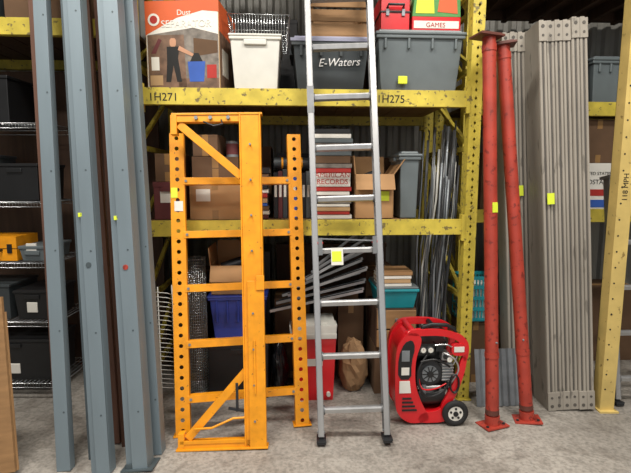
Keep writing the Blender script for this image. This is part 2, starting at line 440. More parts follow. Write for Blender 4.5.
b.prism([(.62, US+.472), (.93, US+.472), (.92, US+.66), (.64, US+.66)], 3.0, 3.08, GREEN); b.prism([(.64, US+.49), (.76, US+.49), (.75, US+.62), (.65, US+.62)], 2.998, 3.0, TAG); b.prism([(.78, US+.50), (.91, US+.49), (.90, US+.6), (.79, US+.58)], 2.998, 3.0, ORPR)
b.box(.63, .92, 3.09, 3.3, US+.472, US+.60, CARD_L)
b.done(bevel=.003, rack=True)
carton(-1.05, -.56, 3.56, 3.86, US, US+.5, CARD_D); carton(-.52, -.1, 3.56, 3.86, US, US+.62, BLACK, name='black_storage_box'); carton(-.06, .5, 3.56, 3.86, US, US+.5, CARD_D); carton(.55, .95, 3.56, 3.86, US, US+.55, CARD_D)
for i, xx in enumerate((-1.0, -.45, .1, .55)): carton(xx, xx+.4, 3.0, 3.5, 3.13, 3.5+.05*i, CARD)  # unseen cartons loading the added shading level

# ---------------------------------------------------------------- lower shelf
LS = 1.24
carton(-1.03, -.84, 2.98, 3.3, LS, LS+.24, MAROON, name='maroon_file_box', label=True)
carton(-1.02, -.86, 3.0, 3.3, LS+.243, LS+.42, CARD_D)
carton(-.80, -.48, 2.96, 3.3, LS, LS+.26, CARD, label=True)
carton(-.79, -.50, 2.98, 3.25, LS+.264, LS+.40, CARD_D, rz=.06)
carton(-.77, -.61, 3.0, 3.22, LS+.404, LS+.54, CARD_D, rz=-.1)
carton(-.78, -.30, 3.45, 3.85, LS, LS+.5, CARD_D); carton(-.25, .1, 3.5, 3.85, LS, LS+.45, BLACK, name='black_storage_box'); carton(.14, .66, 3.5, 3.85, LS, LS+.42, CARD_D)
b = B('paint_can')
b.cyl((-.54, 3.1, LS+.404), (-.54, 3.1, LS+.50), .04, GREYMET, seg=24); b.cyl((-.54, 3.1, LS+.50), (-.54, 3.1, LS+.506), .042, ALU_D, seg=24); b.cyl((-.54, 3.1, LS+.42), (-.54, 3.1, LS+.49), .0406, MAROON, seg=24)
b.done(rack=True)
b = B('ring_binder_row')
for i, m in enumerate((BLACK, MAROON, TOTE_DK, BLACK, PRBLUE, CARD_D, BLACK, TOTE_BG)):
    xx = -.27+i*.031; h = .30+.012*(i*7 % 3)
    b.box(xx, xx+.028, 3.05, 3.3, LS, LS+h, m); b.box(xx+.006, xx+.022, 3.048, 3.05, LS+.14, LS+.22, PAPER)
b.done(bevel=.002, rack=True)
b = B('rolled_tarpaulin')
b.cyl((-.27, 3.14, LS+.365), (-.03, 3.16, LS+.365), .04, TOTE_DK, seg=20); b.cyl((-.272, 3.14, LS+.365), (-.27, 3.14, LS+.365), .022, BLACK)
for xx in (-.22, -.09): b.cyl((xx, 3.145, LS+.365), (xx+.012, 3.146, LS+.365), .0415, ORANGE, seg=20)
b.done(rack=True)
def stack(name, x0, x1, y0, y1, z0, spec, jitter=.01):
    b = B(name); z = z0
    for h, m in spec:
        j = random.uniform(-jitter, jitter); k = random.uniform(0, jitter)
        book(b, x0+j, x1+j, y0+k, y1+k, z, z+h-.001, m); z += h
    return b, z
b, z = stack('book_stack', -.46, -.30, 2.98, 3.2, LS, [(.03, MAROON), (.025, PAPER), (.03, CARD_D), (.02, PRBLUE), (.035, CARD_L), (.03, INKR), (.025, PAPER), (.03, BLACK), (.04, CARD), (.03, CARD_D), (.04, BLACK)])
b.done(rack=True)
b, z = stack('magazine_stack', -.01, .235, 2.97, 3.2, LS, [(.028, PAPER), (.022, INKR), (.03, CARD_L), (.02, PAPER), (.025, PRGREY), (.03, MAROON), (.025, PAPER), (.03, INKR), (.09, PAPER), (.03, INKR), (.03, PRGREY), (.05, CARD_D), (.035, TOTE_BG), (.045, PRGREY), (.03, TOTE_BG), (.03, PAPER), (.03, BLACK)])
b.text('AMERICAN', .046, (.113, 2.962, LS+.27), INKR); b.text('RECORDS', .046, (.113, 2.962, LS+.227), INKR)
b.done(rack=True)
carton(.265, .52, 2.98, 3.3, LS, LS+.29, CARD, flaps=True, tag=True)
tote(.55, .70, 2.98, 3.3, LS, LS+.44, TOTE_BG, TOTE_BG, ribs=False, tp=.01)
b = B('metal_rod_bundle')
for i in range(40):
    xa = random.uniform(.725, .90); ya = random.uniform(2.97, 3.3)
    xb = min(.955, xa+random.uniform(.02, .14)); h = random.uniform(1.45, 1.9)
    mid = ((xa+xb)/2+random.uniform(-.03, .03), ya, h*.55)
    b.tube([(xa, ya, 0), ((xa*.75+xb*.25), ya, h*.28), mid, (xb-.01, ya, h*.8), (xb, ya, h)], random.choice((.004, .006, .008)), random.choice((GREYMET, GREYMET, ALU_D, DARK, WHITEP)), 6)
b.done(rack=True)

# ---------------------------------------------------------------- floor level in rack
carton(-.72, -.32, 3.0, 3.4, 0, .385, BLACK, name='black_storage_box')
b = B('blue_storage_tub')
b.box(-.70, -.33, 2.98, 3.36, .389, .72, NAVY, t=.03); b.box(-.71, -.32, 2.97, 3.37, .70, .72, NAVY); b.box(-.715, -.315, 2.965, 3.375, .718, .732, NAVY)
for i in range(5): b.box(-.66+i*.07, -.645+i*.07, 2.975, 2.99, .55, .70, NAVY)
b.done(bevel=.006, rack=True)
carton(-.69, -.42, 3.0, 3.3, .734, .93, CARD, flaps=True)
b = B('wire_mesh_roll')
cx, cy, r = -.80, 3.07, .065
for i in range(28):
    a = i*2*math.pi/28; b.tube([(cx+r*math.cos(a), cy+r*math.sin(a), 0), (cx+r*math.cos(a), cy+r*math.sin(a), .98)], .0018, CHROME, 4)
for j in range(49):
    z = .01+j*.02
    b.tube([(cx+r*math.cos(k*math.pi/8), cy+r*math.sin(k*math.pi/8), z) for k in range(16)], .0018, CHROME, 4, cyc=True)
b.done(rack=True)
carton(-.28, -.02, 3.30, 3.6, 0, .62, CARD_D); carton(.03, .36, 3.42, 3.8, 0, .62, CARD_D); carton(-1.0, -.78, 3.3, 3.7, 0, .8, CARD_D); carton(-.7, -.32, 3.45, 3.85, 0, .95, BLACK, name='black_storage_box')
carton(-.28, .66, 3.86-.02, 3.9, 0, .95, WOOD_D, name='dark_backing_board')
b = B('black_rubbish_bag'); b.blob((-.238, 3.10, .165), .055, .12, .2, BAG, seed=3); b.done(rack=True)
b = B('crumpled_paper_bag'); b.blob((.285, 3.13, .165), .10, .12, .2, KRAFT, amp=.15, seed=5); b.done(rack=True)
carton(.19, .38, 3.28, 3.40, 0, .58, CARD_D)
b = B('red_cooler')
x0, x1, y0, y1 = -.155, .14, 2.93, 3.22
b.box(x0, x1, y0, y1, .0, .44, MREDM, t=.018)
b.box(x0-.004, x1+.004, y0-.004, y1+.004, .44, .475, WHITEP); b.box(x0, x1, y0, y1, .475, .53, WHITEP)
b.box(x0+.05, x1-.05, y0+.04, y1-.04, .53, .538, WHITEP)
b.box(x0+.09, x1-.09, y0+.002, y0+.012, .25, .30, WHITEP)
b.tube([(x0-.002, y0+.1, .40), (x0-.012, y0+.1, .5), (x0-.012, y1-.1, .5), (x0-.002, y1-.1, .40)], .006, WHITEP)
b.tube([(x1+.002, y0+.1, .40), (x1+.012, y0+.1, .5), (x1+.012, y1-.1, .5), (x1+.002, y1-.1, .40)], .006, WHITEP)
b.cyl((x1-.05, y0+.02, .05), (x1-.05, y0-.01, .05), .014, WHITEP)
b.done(bevel=.012, rack=True)
b = B('metal_gutter_stack')
for i in range(18):
    ya = 2.97+.034*(i % 6); za = .62+.035*(i//2)
    p0 = Vector((-.30+.02*i, ya, za)); p1 = Vector((.34+.012*(i % 4), ya+.12, za+.10+.008*i))
    b.bar(p0, p1, .028, .003, ALU, (0, 1, 0)); b.bar(p0+Vector((0, -.014, .008)), p1+Vector((0, -.014, .008)), .003, .018, ALU, (0, 1, 0)); b.bar(p0+Vector((0, .014, .008)), p1+Vector((0, .014, .008)), .003, .018, DARK, (0, 1, 0))
b.done(rack=True)
carton(.42, .70, 3.02, 3.4, 0, .34, CARD_D)
b = B('wooden_drawer')
b.box(.42, .70, 3.0, 3.35, .343, .62, WOOD_D); b.box(.425, .695, 2.985, 3.0, .352, .47, WOOD); b.box(.425, .695, 2.985, 3.0, .482, .61, WOOD)
for z in (.41, .545): b.cyl((.56, 2.985, z), (.56, 2.965, z), .012, GREYMET)
b.done(bevel=.003, rack=True)
b = B('teal_storage_tub')
b.box(.43, .70, 2.98, 3.32, .622, .74, TEAL, t=.02); b.box(.42, .71, 2.97, 3.33, .74, .76, TEAL); b.box(.425, .705, 2.975, 3.325, .76, .775, TOTE_BG)
b.done(bevel=.006, rack=True)
b, z = stack('book_stack', .44, .66, 2.99, 3.2, .776, [(.022, PAPER), (.03, CARD_L), (.022, PAPER), (.03, WOOD)])
b.done(rack=True)
carton(.42, .66, 3.42, 3.8, 0, .8, CARD_D)

# ---------------------------------------------------------------- orange frames
M, Lh = lean((-.775, 2.50, .006), (-.832, 2.78, 1.77), math.radians(9))
b = B('orange_rack_upright_frame')
W = .705; H = Lh
for xc in (0, W):
    w = .082
    b.perf(xc, w, 0, H, .062, .0125, -.003, .003, ORANGE)
    b.box(xc-w/2, xc-w/2+.003, 0, .065, 0, H, ORANGE); b.box(xc+w/2-.003, xc+w/2, 0, .065, 0, H, ORANGE)
    b.box(xc-w/2, xc-w/2+.018, .062, .065, 0, H, ORANGE); b.box(xc+w/2-.018, xc+w/2, .062, .065, 0, H, ORANGE)
    b.box(xc-.055, xc+.055, -.01, .08, -.004, .004, ORANGE)
for z in (.21, .53, .86, 1.18, 1.50):
    b.box(.030, W-.030, -.006, .045, z-.021, z+.021, ORANGE)
    for xx in (.05, W-.05): b.cyl((xx, -.006, z), (xx, -.012, z), .008, GREYMET, seg=8)
b.box(-.038, .0, -.006, -.003, 1.40, 1.46, TAG); b.box(-.02, .03, -.0055, -.0035, 1.32, 1.38, PAPER)
b.done(bevel=.0015, M=M)

M, Lh = lean((-.335, 2.41, .006), (-.375, 2.68, 1.87), math.radians(2))
b = B('orange_scaffold_end_frame')
H = Lh
b.box(-.052, .052, -.03, .02, 0, H, ORANGE)
b.box(-.060, -.052, -.036, .022, 0, H, ORANGE); b.box(.052, .060, -.036, .022, 0, H, ORANGE)
b.box(-.03, .062, -.042, -.03, .0, .93, ORANGE); b.box(.02, .066, -.05, -.04, .88, .96, ORANGE)
for z in (.15, .35, .55, .75, 1.1, 1.3, 1.5, 1.7): b.cyl((.0, -.03 if z > .93 else -.042, z), (0, -.05, z), .006, GREYMET, seg=8)
b.box(-.43, .06, -.028, .012, H-.05, H-.012, ORANGE); b.box(-.44, .07, -.034, .018, H-.012, H, ORANGE)
b.box(-.425, .06, -.03, .015, .0, .045, ORANGE); b.box(-.44, .07, -.045, .022, -.004, .006, ORANGE); b.box(-.42, -.06, -.034, -.03, .03, .05, ORANGE)
b.box(-.445, -.41, -.034, .018, H-.12, H-.01, ORANGE); b.box(-.43, -.395, -.034, .018, 0, .09, ORANGE)
b.bar((-.40, -.01, H-.06), (-.055, -.01, H-.36), .045, .02, ORANGE, (1, 0, 1))
b.bar((-.05, -.01, .42), (-.38, -.01, .055), .045, .02, ORANGE, (1, 0, 1))
b.bar((-.10, -.02, .36), (-.10, -.02, .20), .014, .014, DARK); b.bar((-.15, -.02, .22), (-.05, -.02, .20), .014, .014, DARK)
b.tube([(-.34, -.035, .115), (-.24, -.04, .12), (-.12, -.04, .17), (-.06, -.035, .17)], .007, ORANGE, 6)
b.tube([(-.16, -.03, H-.04), (-.15, -.05, H-.07), (-.2, -.05, H-.08), (-.26, -.03, H-.05)], .006, DARK, 6)
for x in (-.3, -.22, -.12): b.cyl((x, -.028, H-.03), (x, -.045, H-.03), .011, GREYMET, seg=6)
b.box(.0, .01, -.05, -.044, .3, .6, ORANGE)
b.done(bevel=.002, M=M)

# ---------------------------------------------------------------- aluminium ladder
def ladder(name, p0, p1, w, rw, rd, first, n, rz=0, mat_r=ALU, feet=True, tag=None, pitch=.305):
    M, H = lean(p0, p1, rz); b = B(name)
    for s_, x in ((-1, 0.), (1, w)):
        o = x+s_*rw*.5; i = x-s_*rw*.5
        xa, xb = min(o, o-s_*.004), max(o, o-s_*.004)
        b.box(xa, xb, -rd/2, rd/2, .03, H, mat_r)
        b.box(min(o, i), max(o, i), -rd/2, -rd/2+.004, .03, H, mat_r); b.box(min(o, i), max(o, i), rd/2-.004, rd/2, .03, H, mat_r)
        b.box(min(i, i+s_*.004), max(i, i+s_*.004), -rd/2, -rd/2+.012, .03, H, mat_r)
        if feet:
            b.box(x-rw*.35, x+rw*.35, -rd*.35, rd*.35, .012, .10, DARK)
            b.box(x-rw*.75, x+rw*.75, -rd*.8, rd*.7, .004, .016, DARK); b.box(x-rw*.7, x+rw*.7, -rd*.78, rd*.68, -.008, .004, RUBBER)
            b.cyl((x-rw*.62, 0, .045), (x+rw*.62, 0, .045), .007, GREYMET, seg=8)
    for k in range(n):
        z = first+k*pitch
        if z > H-.05: break
        poly = [(-.021, .014), (-.024, .006), (-.018, -.016), (.016, -.018), (.022, .0), (.02, .014)]
        vs = [(rw*.5-.002, p[0], z+p[1]) for p in poly]+[(w-rw*.5+.002, p[0], z+p[1]) for p in poly]; q = len(poly)
        b.add(vs, [(a, (a+1) % q, q+(a+1) % q, q+a) for a in range(q)], mat_r)
        for g in range(3): b.box(rw*.5, w-rw*.5, -.015+g*.011, -.010+g*.011, z+.014, z+.0165, mat_r)
        for xx, sg in ((rw*.5-.004, 1), (w-rw*.5+.004, -1)):
            b.cyl((xx, 0, z), (xx+sg*.012, 0, z), .027, ALU_D, seg=14)
    if tag:
        b.box(tag[0], tag[0]+.07, -rd/2-.004, -rd/2-.002, tag[1]-.10, tag[1], PAPER); b.box(tag[0]+.005, tag[0]+.06, -rd/2-.005, -rd/2-.003, tag[1]-.08, tag[1]-.02, TAG)
    return b, M, H
b, M, H = ladder('aluminium_extension_ladder', (.034, 2.45, .012), (-.062, 2.98, 2.95), .375, .036, .07, .17, 9, tag=(.09, 1.10))
for x in (.03, .345):
    b.box(x-.012, x+.012, -.045, -.01, 1.06, 1.16, ALU_D); b.cyl((x-.016, -.03, 1.13), (x+.016, -.03, 1.13), .009, MREDM, seg=10)
b.bar((.03, -.04, 1.155), (.345, -.04, 1.135), .008, .012, ALU_D)
b.box(-.020, .020, -.037, -.034, 1.9, 2.06, ALU_D)
b.done(M=M)

# ---------------------------------------------------------------- red machine
b = B('portable_air_compressor')
def slab(poly, m, w=.05, it=2):
    poly = soft(poly, it); b.prism(poly, .0, w, m); b.prism(poly, .33-w, .33, m)
sh = [(.04, .05), (.0, .12), (-.005, .44), (.01, .54), (.07, .615), (.14, .61), (.165, .56), (.125, .44), (.125, .28), (.17, .15), (.24, .03), (.11, .01)]
shs = soft(sh, 2)
b.prism(shs, .0, .06, MREDM); b.prism([(x*.93+.01, z*.96+.01) for x, z in shs], .06, .27, MREDM); b.prism(shs, .27, .33, MREDM)
b.prism(soft([(.015, .31), (.015, .46), (.05, .55), (.10, .57), (.12, .52), (.098, .42), (.10, .31)], 1), -.004, 0, BLACK)
b.prism([(.025, .22), (.025, .30), (.09, .30), (.10, .22)], -.005, 0, PAPER); b.box(.035, .085, -.007, -.004, .43, .50, GREYMET)
b.box(.035, .085, -.0065, -.004, .34, .39, PAPER)
for k in range(4): b.box(.045, .12-.012*k+.02, -.006, 0, .10+k*.026, .112+k*.026, BLACK)
slab([(.14, .015), (.34, .015), (.375, .09), (.34, .14), (.27, .09), (.17, .09)], MREDM, .04)
b.box(.16, .34, .04, .29, .025, .075, MREDM)
slab([(.285, .10), (.34, .10), (.405, .22), (.445, .36), (.455, .45), (.42, .45), (.40, .36), (.36, .25)], MREDM, .03)
slab([(.05, .60), (.10, .635), (.28, .635), (.41, .60), (.465, .54), (.46, .43), (.425, .42), (.425, .51), (.38, .565), (.28, .592), (.12, .59)], MREDM, .035, 2)
b.cyl((.425, .02, .55), (.425, .31, .55), .022, BLACK); b.cyl((.11, .03, .61), (.11, .30, .61), .02, MREDM); b.cyl((.27, .03, .612), (.27, .30, .612), .016, BLACK)
# black carrying grip over the top bar
b.tube([(.16, .02, .615), (.17, .018, .645), (.22, .018, .66), (.32, .018, .655), (.37, .018, .63), (.375, .02, .60)], .013, BLACK, 10)
b.prism(soft([(.35, .46), (.35, .54), (.445, .54), (.455, .46)], 2), -.008, .04, MREDM); b.box(.365, .43, -.011, -.007, .485, .52, PAPER)
b.box(.13, .35, .12, .26, .09, .52, BLACK)
b.cyl((.225, .03, .335), (.225, .12, .335), .075, DARK, seg=28)
for k in range(5): b.cyl((.225, .035+k*.016, .335), (.225, .041+k*.016, .335), .084, BLACK, seg=28)
b.cyl((.225, .018, .335), (.225, .03, .335), .052, GREYMET, seg=24); b.cyl((.225, .006, .335), (.225, .018, .335), .02, BLACK)
for k in range(10):
    a = k*math.pi/5; b.bar((.225+.02*math.cos(a), .016, .335+.02*math.sin(a)), (.225+.05*math.cos(a), .016, .335+.05*math.sin(a)), .005, .006, BLACK, (0, 1, 0))
b.box(.31, .375, .04, .2, .28, .40, GREYMET)
for k in range(6): b.box(.305, .38, .032, .205, .285+k*.02, .293+k*.02, ALU)
b.box(.30, .345, .03, .1, .42, .47, ALU); b.cyl((.32, .03, .445), (.32, .015, .445), .014, BLACK)
b.cyl((.16, .08, .17), (.33, .08, .17), .055, BLACK, seg=24); b.cyl((.335, .08, .17), (.33, .08, .17), .035, GREYMET)
b.cyl((.15, .04, .24), (.30, .04, .24), .012, ALU); b.cyl((.19, .03, .20), (.19, .03, .26), .014, GREYMET)
b.box(.145, .25, .03, .09, .455, .53, BLACK); b.box(.26, .31, .03, .09, .48, .53, DARK)
for cx, cz in ((.175, .495), (.222, .495), (.345, .43)):
    b.cyl((cx, .01, cz), (cx, .035, cz), .019, CHROME); b.cyl((cx, .008, cz), (cx, .011, cz), .015, PAPER); b.box(cx-.001, cx+.001, .006, .009, cz, cz+.012, INKR)
def arc(pts, n=6):
    out = []
    for i in range(len(pts)-1):
        p0 = Vector(pts[max(i-1, 0)]); p1 = Vector(pts[i]); p2 = Vector(pts[i+1]); p3 = Vector(pts[min(i+2, len(pts)-1)])
        for k in range(n):
            t = k/n; out.append(.5*((2*p1)+(-p0+p2)*t+(2*p0-5*p1+4*p2-p3)*t*t+(-p0+3*p1-3*p2+p3)*t**3))
    out.append(Vector(pts[-1])); return out
b.tube(arc([(.2, .02, .46), (.15, -.0, .38), (.145, -.01, .28), (.20, -.015, .2), (.30, .0, .22), (.36, .01, .30)]), .008, BLACK)
b.tube(arc([(.31, .03, .47), (.37, .0, .44), (.40, .0, .36), (.34, .01, .25)]), .006, ALU, 6)
b.tube(arc([(.16, .01, .42), (.24, -.01, .44), (.31, .0, .41), (.35, .02, .38)]), .007, BLACK, 6)
b.tube(arc([(.15, .02, .31), (.17, -.01, .25), (.25, -.005, .245), (.33, .02, .27)]), .005, MREDM, 6)
b.tube(arc([(.25, .03, .52), (.33, .0, .53), (.39, .01, .47), (.37, .01, .40)]), .005, CHROME, 6)
for k in range(3): b.tube([(.375+.028*math.cos(a*math.pi/8), -.004-.008*k, .28+.06*math.sin(a*math.pi/8)) for a in range(16)], .005, BLACK, 6, cyc=True)
for yy in (-.035, .335):
    cx, cz = .385, .085
    b.tube([(cx+.064*math.cos(k*math.pi/16), yy+.018, cz+.064*math.sin(k*math.pi/16)) for k in range(32)], .021, RUBBER, 10, cyc=True)
    b.cyl((cx, yy+.006, cz), (cx, yy+.03, cz), .049, PAPER, seg=24); b.cyl((cx, yy-.004, cz), (cx, yy+.034, cz), .016, BLACK)
    for k in range(5):
        a = k*math.pi/2.5+.3; b.cyl((cx+.032*math.cos(a), yy+.003, cz+.032*math.sin(a)), (cx+.032*math.cos(a), yy+.008, cz+.032*math.sin(a)), .008, BLACK, seg=10)
b.cyl((.385, -.02, .085), (.385, .36, .085), .01, GREYMET)
b.cyl((.15, .06, 0), (.15, .06, .03), .022, RUBBER); b.cyl((.15, .27, 0), (.15, .27, .03), .022, RUBBER)
b.done(bevel=.005, M=Matrix.Translation((.483, 2.62, 0)) @ Matrix.Rotation(math.radians(3), 4, 'Z') @ Matrix.Diagonal((.96, .78, .96, 1)), seg=3)

# ---------------------------------------------------------------- red steel shoring posts
def shore(p0, p1, rz, tag):
    M, H = lean(p0, p1, rz); b = B('red_shoring_post')
    b.box(-.08, .08, -.06, .06, -.003, .007, REDP)
    b.cyl((0, 0, .007), (0, 0, .06), .044, REDP); b.cyl((0, 0, .03), (0, 0, .5), .031, REDP)
    b.cyl((0, 0, .07), (0, 0, .10), .041, REDDK)
    b.cyl((0, 0, .10), (0, 0, H-.02), .039, REDP, seg=24)
    b.cyl((0, 0, .42), (0, 0, .45), .042, REDP, seg=24); b.cyl((0, 0, H-.10), (0, 0, H-.06), .042, REDP, seg=24)
    b.box(-.10, .07, -.055, .055, H-.02, H-.008, REDDK); b.box(-.085, .055, -.045, .045, H-.008, H, REDDK)
    for sx in (-.05, .05): b.cyl((sx, 0, H-.002), (sx, 0, H+.012), .012, GREYMET, seg=6)
    for sx in (-.06, .06): b.cyl((sx, -.03, .006), (sx, -.03, .014), .009, DARK, seg=8)
    b.tube([(.0, -.05, .52), (.0, .05, .52)], .006, GREYMET, 6)
    if tag: b.box(-.018, .018, -.042, -.036, 1.30, 1.36, TAG)
    b.done(bevel=.001, M=M)
shore((1.085, 2.63, .004), (1.018, 2.80, 2.34), math.radians(20), True)
shore((1.325, 2.69, .004), (1.125, 2.86, 2.31), math.radians(-12), False)

# ---------------------------------------------------------------- grey scaffold planks
def planks(p0, p1, n, wd, dp, tags, rz=0):
    M, H = lean(p0, p1, rz); b = B('scaffold_plank_stack')
    for i in range(n):
        x0 = i*wd; x1 = x0+wd-.003
        o = random.uniform(-.008, .008); t = random.uniform(-.012, .0)
        b.box(x0, x1, o+.006, o+dp, .0, H+t, PLANK)
        b.box(x0+.002, x0+wd*.32, o, o+.006, .05, H+t-.05, PLANK); b.box(x0+wd*.62, x1-.002, o, o+.006, .05, H+t-.05, PLANK)
        b.box(x0+wd*.36, x0+wd*.58, o+.0045, o+.006, .05, H+t-.05, PLANK_D)
        for zz, sg in ((0, 1), (H+t, -1)):
            a = min(zz, zz+sg*.12); c = max(zz, zz+sg*.12)
            b.box(x0-.001, x1+.001, o-.006, o+.006, a, c, PLANK)
            b.cyl(((x0+x1)/2, o-.008, zz+sg*.03), ((x0+x1)/2, o-.005, zz+sg*.03), wd*.22, PLANK_D, seg=10)
            b.cyl(((x0+x1)/2, o-.008, zz+sg*.085), ((x0+x1)/2, o-.005, zz+sg*.085), wd*.16, PLANK_D, seg=10)
            if sg < 0: b.box(x0+wd*.2, x0+wd*.75, o+.01, o+dp*.6, c, c+.012, PLANK)
    for tx, tz in tags: b.box(tx, tx+.045, -.017, -.014, tz, tz+.07, TAG)
    b.done(bevel=.002, M=M)
planks((1.515, 2.80, .003), (1.372, 2.95, 2.47), 6, .05, .2, [(.02, 1.34)], 0)
planks((1.375, 3.06, .003), (1.225, 3.14, 2.45), 4, .05, .14, [(.07, 1.38)], 0)

b = B('cream_rack_upright')
X, Y = 1.895, 2.80
b.box(X-.042, X+.042, Y, Y+.003, 0, 3.3, CREAM)
b.box(X-.045, X-.042, Y, Y+.085, 0, 3.3, CREAM); b.box(X+.042, X+.045, Y, Y+.085, 0, 3.3, CREAM)
b.box(X-.045, X-.02, Y+.082, Y+.085, 0, 3.3, CREAM); b.box(X+.02, X+.045, Y+.082, Y+.085, 0, 3.3, CREAM)
b.box(X-.06, X+.06, Y-.03, Y+.10, 0, .01, CREAM)
b.text('118 MPH', .045, (X+.014, Y-.001, 1.45), INK, roll=math.pi/2)
for k in range(30):
    b.cyl((X-.022, Y-.0008, .15+k*.1), (X-.022, Y+.001, .15+k*.1), .006, INK, seg=8)
b.done(bevel=.002)

# ---------------------------------------------------------------- right bay contents
tote(2.12, 2.5, 3.44, 3.8, 2.07, 2.42, TOTE_BG, TOTE_BG); carton(1.4, 2.05, 3.44, 3.8, 2.07, 2.45, CARD_D); carton(2.54, 3.0, 3.44, 3.8, 2.07, 2.5, CARD_D)
b = B('postal_box'); b.box(2.02, 2.36, 3.42, 3.75, 1.27, 1.62, PAPER); b.box(2.02, 2.36, 3.4185, 3.42, 1.28, 1.34, PRBLUE)
b.text('UNITED STATES', .034, (2.19, 3.418, 1.53), INK); b.text('POSTAL', .05, (2.19, 3.418, 1.46), INK); b.box(2.1, 2.28, 3.418, 3.42, 1.37, 1.42, INKR)
b.done(bevel=.002, rack=True)
carton(1.3, 1.95, 3.44, 3.8, 1.27, 1.7, CARD_D); carton(2.02, 2.4, 3.44, 3.75, 1.623, 1.95, CARD_D); carton(2.45, 3.0, 3.44, 3.8, 1.27, 1.8, CARD_D)
carton(1.62, 2.08, 3.35, 3.75, 0, .34, CARD_L); carton(2.25, 2.75, 3.5, 3.9, 0, .6, CARD_D)
carton(1.62, 2.15, 3.44, 3.8, .345, .9, TOTE_DK, name='grey_storage_box')
carton(1.07, 1.31, 3.16, 3.34, 0, .47, CARD_D)
b = B('teal_plastic_basket')
x0, x1, y0, y1, z0, z1 = 1.07, 1.30, 3.14, 3.34, .473, .80
for z in (z0, z0+.08, z0+.16, z0+.24, z1-.02):
    b.box(x0, x1, y0, y0+.006, z, z+.025, TEAL); b.box(x0, x1, y1-.006, y1, z, z+.025, TEAL); b.box(x0, x0+.006, y0, y1, z, z+.025, TEAL); b.box(x1-.006, x1, y0, y1, z, z+.025, TEAL)
for i in range(10):
    x = x0+(x1-x0-.01)*i/9
    b.box(x, x+.01, y0+.001, y0+.005, z0, z1, TEAL); b.box(x, x+.01, y1-.005, y1-.001, z0, z1, TEAL)
b.box(x0, x1, y0, y1, z0, z0+.006, TEAL); b.box(x0+.02, x1-.02, y0+.02, y1-.02, z0+.01, z1-.06, PAPER)
b.done(rack=True)
b = B('corrugated_metal_sheet')
M, H = lean((1.07, 2.85, .004), (1.065, 2.93, .37), math.radians(3.2))
n = 26; vs = []; fs = []
for i in range(n+1):
    x = i*.30/n
    for z in (0, H):
        vs += [(x, .006*math.cos(i*math.pi/2), z), (x, .006*math.cos(i*math.pi/2)+.002, z)]
for i in range(n):
    a = 4*i; c = 4*(i+1)
    fs += [(a, c, c+2, a+2), (a+1, a+3, c+3, c+1), (a+2, c+2, c+3, a+3)]
b.add(vs, fs, GREYMET, None); b.done(M=M)
b, M, H = ladder('aluminium_step_ladder', (2.02, 2.90, .01), (1.99, 3.12, 1.50), .40, .035, .06, .16, 5)
b.box(-.03, .43, -.06, .05, H, H+.02, ALU); b.done(M=M)

# ---------------------------------------------------------------- left : steel channels and boards
def channel(name, p0, p1, w, d, m, rz=0., tag=None, foot=False, stop=False):
    M, H = lean(p0, p1, rz); b = B(name)
    b.box(-w/2, w/2, 0, .003, 0, H, m)
    b.box(-w/2, -w/2+.003, .003, d, 0, H, m); b.box(w/2-.003, w/2, .003, d, 0, H, m)
    b.box(-w/2, -w/2+.016, d-.003, d, 0, H, m); b.box(w/2-.016, w/2, d-.003, d, 0, H, m)
    if stop: b.box(-w*.18, w*.5, -.016, .0, 0, H, m)
    if foot: b.box(-w/2-.02, w/2+.03, -.03, d+.02, -.002, .008, STEEL_D); b.box(-w/2, w/2, -.012, 0, .008, .03, STEEL_D)
    for k in range(6): b.cyl((w*.25, -.0175 if stop else -.0015, .3+k*.42), (w*.25, .001, .3+k*.42), .005, STEEL_D, seg=8)
    if tag: b.box(-w*.3, -w*.3+.022, -.004-.012*stop, -.001, tag, tag+.022, TAG)
    if tag: b.cyl((w*.1, -.020, tag-.25), (w*.1, -.014, tag-.25), .014, REDP if foot else STEEL_D, seg=10)
    return b.done(bevel=.0012, M=M)
channel('steel_door_frame_jamb', (-1.300, 2.18, .004), (-1.515, 2.66, 3.0), .07, .05, STEEL)
channel('steel_door_frame_jamb', (-1.20, 2.28, .004), (-1.43, 2.74, 3.0), .04, .05, STEEL_D)
channel('steel_door_frame_jamb', (-1.095, 2.16, .004), (-1.335, 2.64, 3.1), .10, .06, STEEL, tag=1.32, stop=True)
channel('steel_door_frame_jamb', (-.925, 2.20, .004), (-1.155, 2.66, 3.1), .115, .08, STEEL, tag=1.30, foot=True, stop=True)
channel('steel_door_frame_jamb', (-.87, 2.32, .004), (-1.09, 2.77, 3.0), .06, .07, STEEL, foot=False)
def board(name, p0, p1, w, t, m):
    M, H = lean(p0, p1); b = B(name); b.box(-w/2, w/2, 0, t, 0, H, m); b.box(-w/2-.001, -w/2+.006, -.001, t+.001, 0, H, m); b.done(bevel=.002, M=M)
board('wooden_board', (-1.35, 2.27, .004), (-1.60, 2.75, 2.95), .07, .03, WOOD_R)
board('wooden_board', (-1.04, 2.40, .004), (-1.26, 2.84, 2.9), .10, .03, WOOD_R)
board('wooden_board', (-1.17, 2.42, .004), (-1.42, 2.88, 2.9), .12, .03, WOOD_R)
b = B('plywood_offcut')
M, H = lean((-1.76, 2.12, .003), (-1.88, 2.30, .86), 0)
b.box(-.25, .25, 0, .018, 0, H, WOOD); b.box(-.25, .25, .02, .034, .0, H-.08, CARD); b.done(bevel=.001, M=M)
b = B('white_wire_shelf_panel')
for i in range(22):
    z = .25+i*.028; b.tube([(-1.0, 2.64, z), (-.93, 2.62, z), (-.875, 2.63, z-.008), (-.86, 2.66, z-.025)], .0025, WHITEP, 5)
for x, y in ((-1.0, 2.64), (-.93, 2.62), (-.86, 2.665)): b.tube([(x, y+.003, 0), (x, y+.003, .87)], .004, WHITEP, 6)
b.done()
b = B('wire_shelving_unit')
YA, YB = 2.95, 3.4
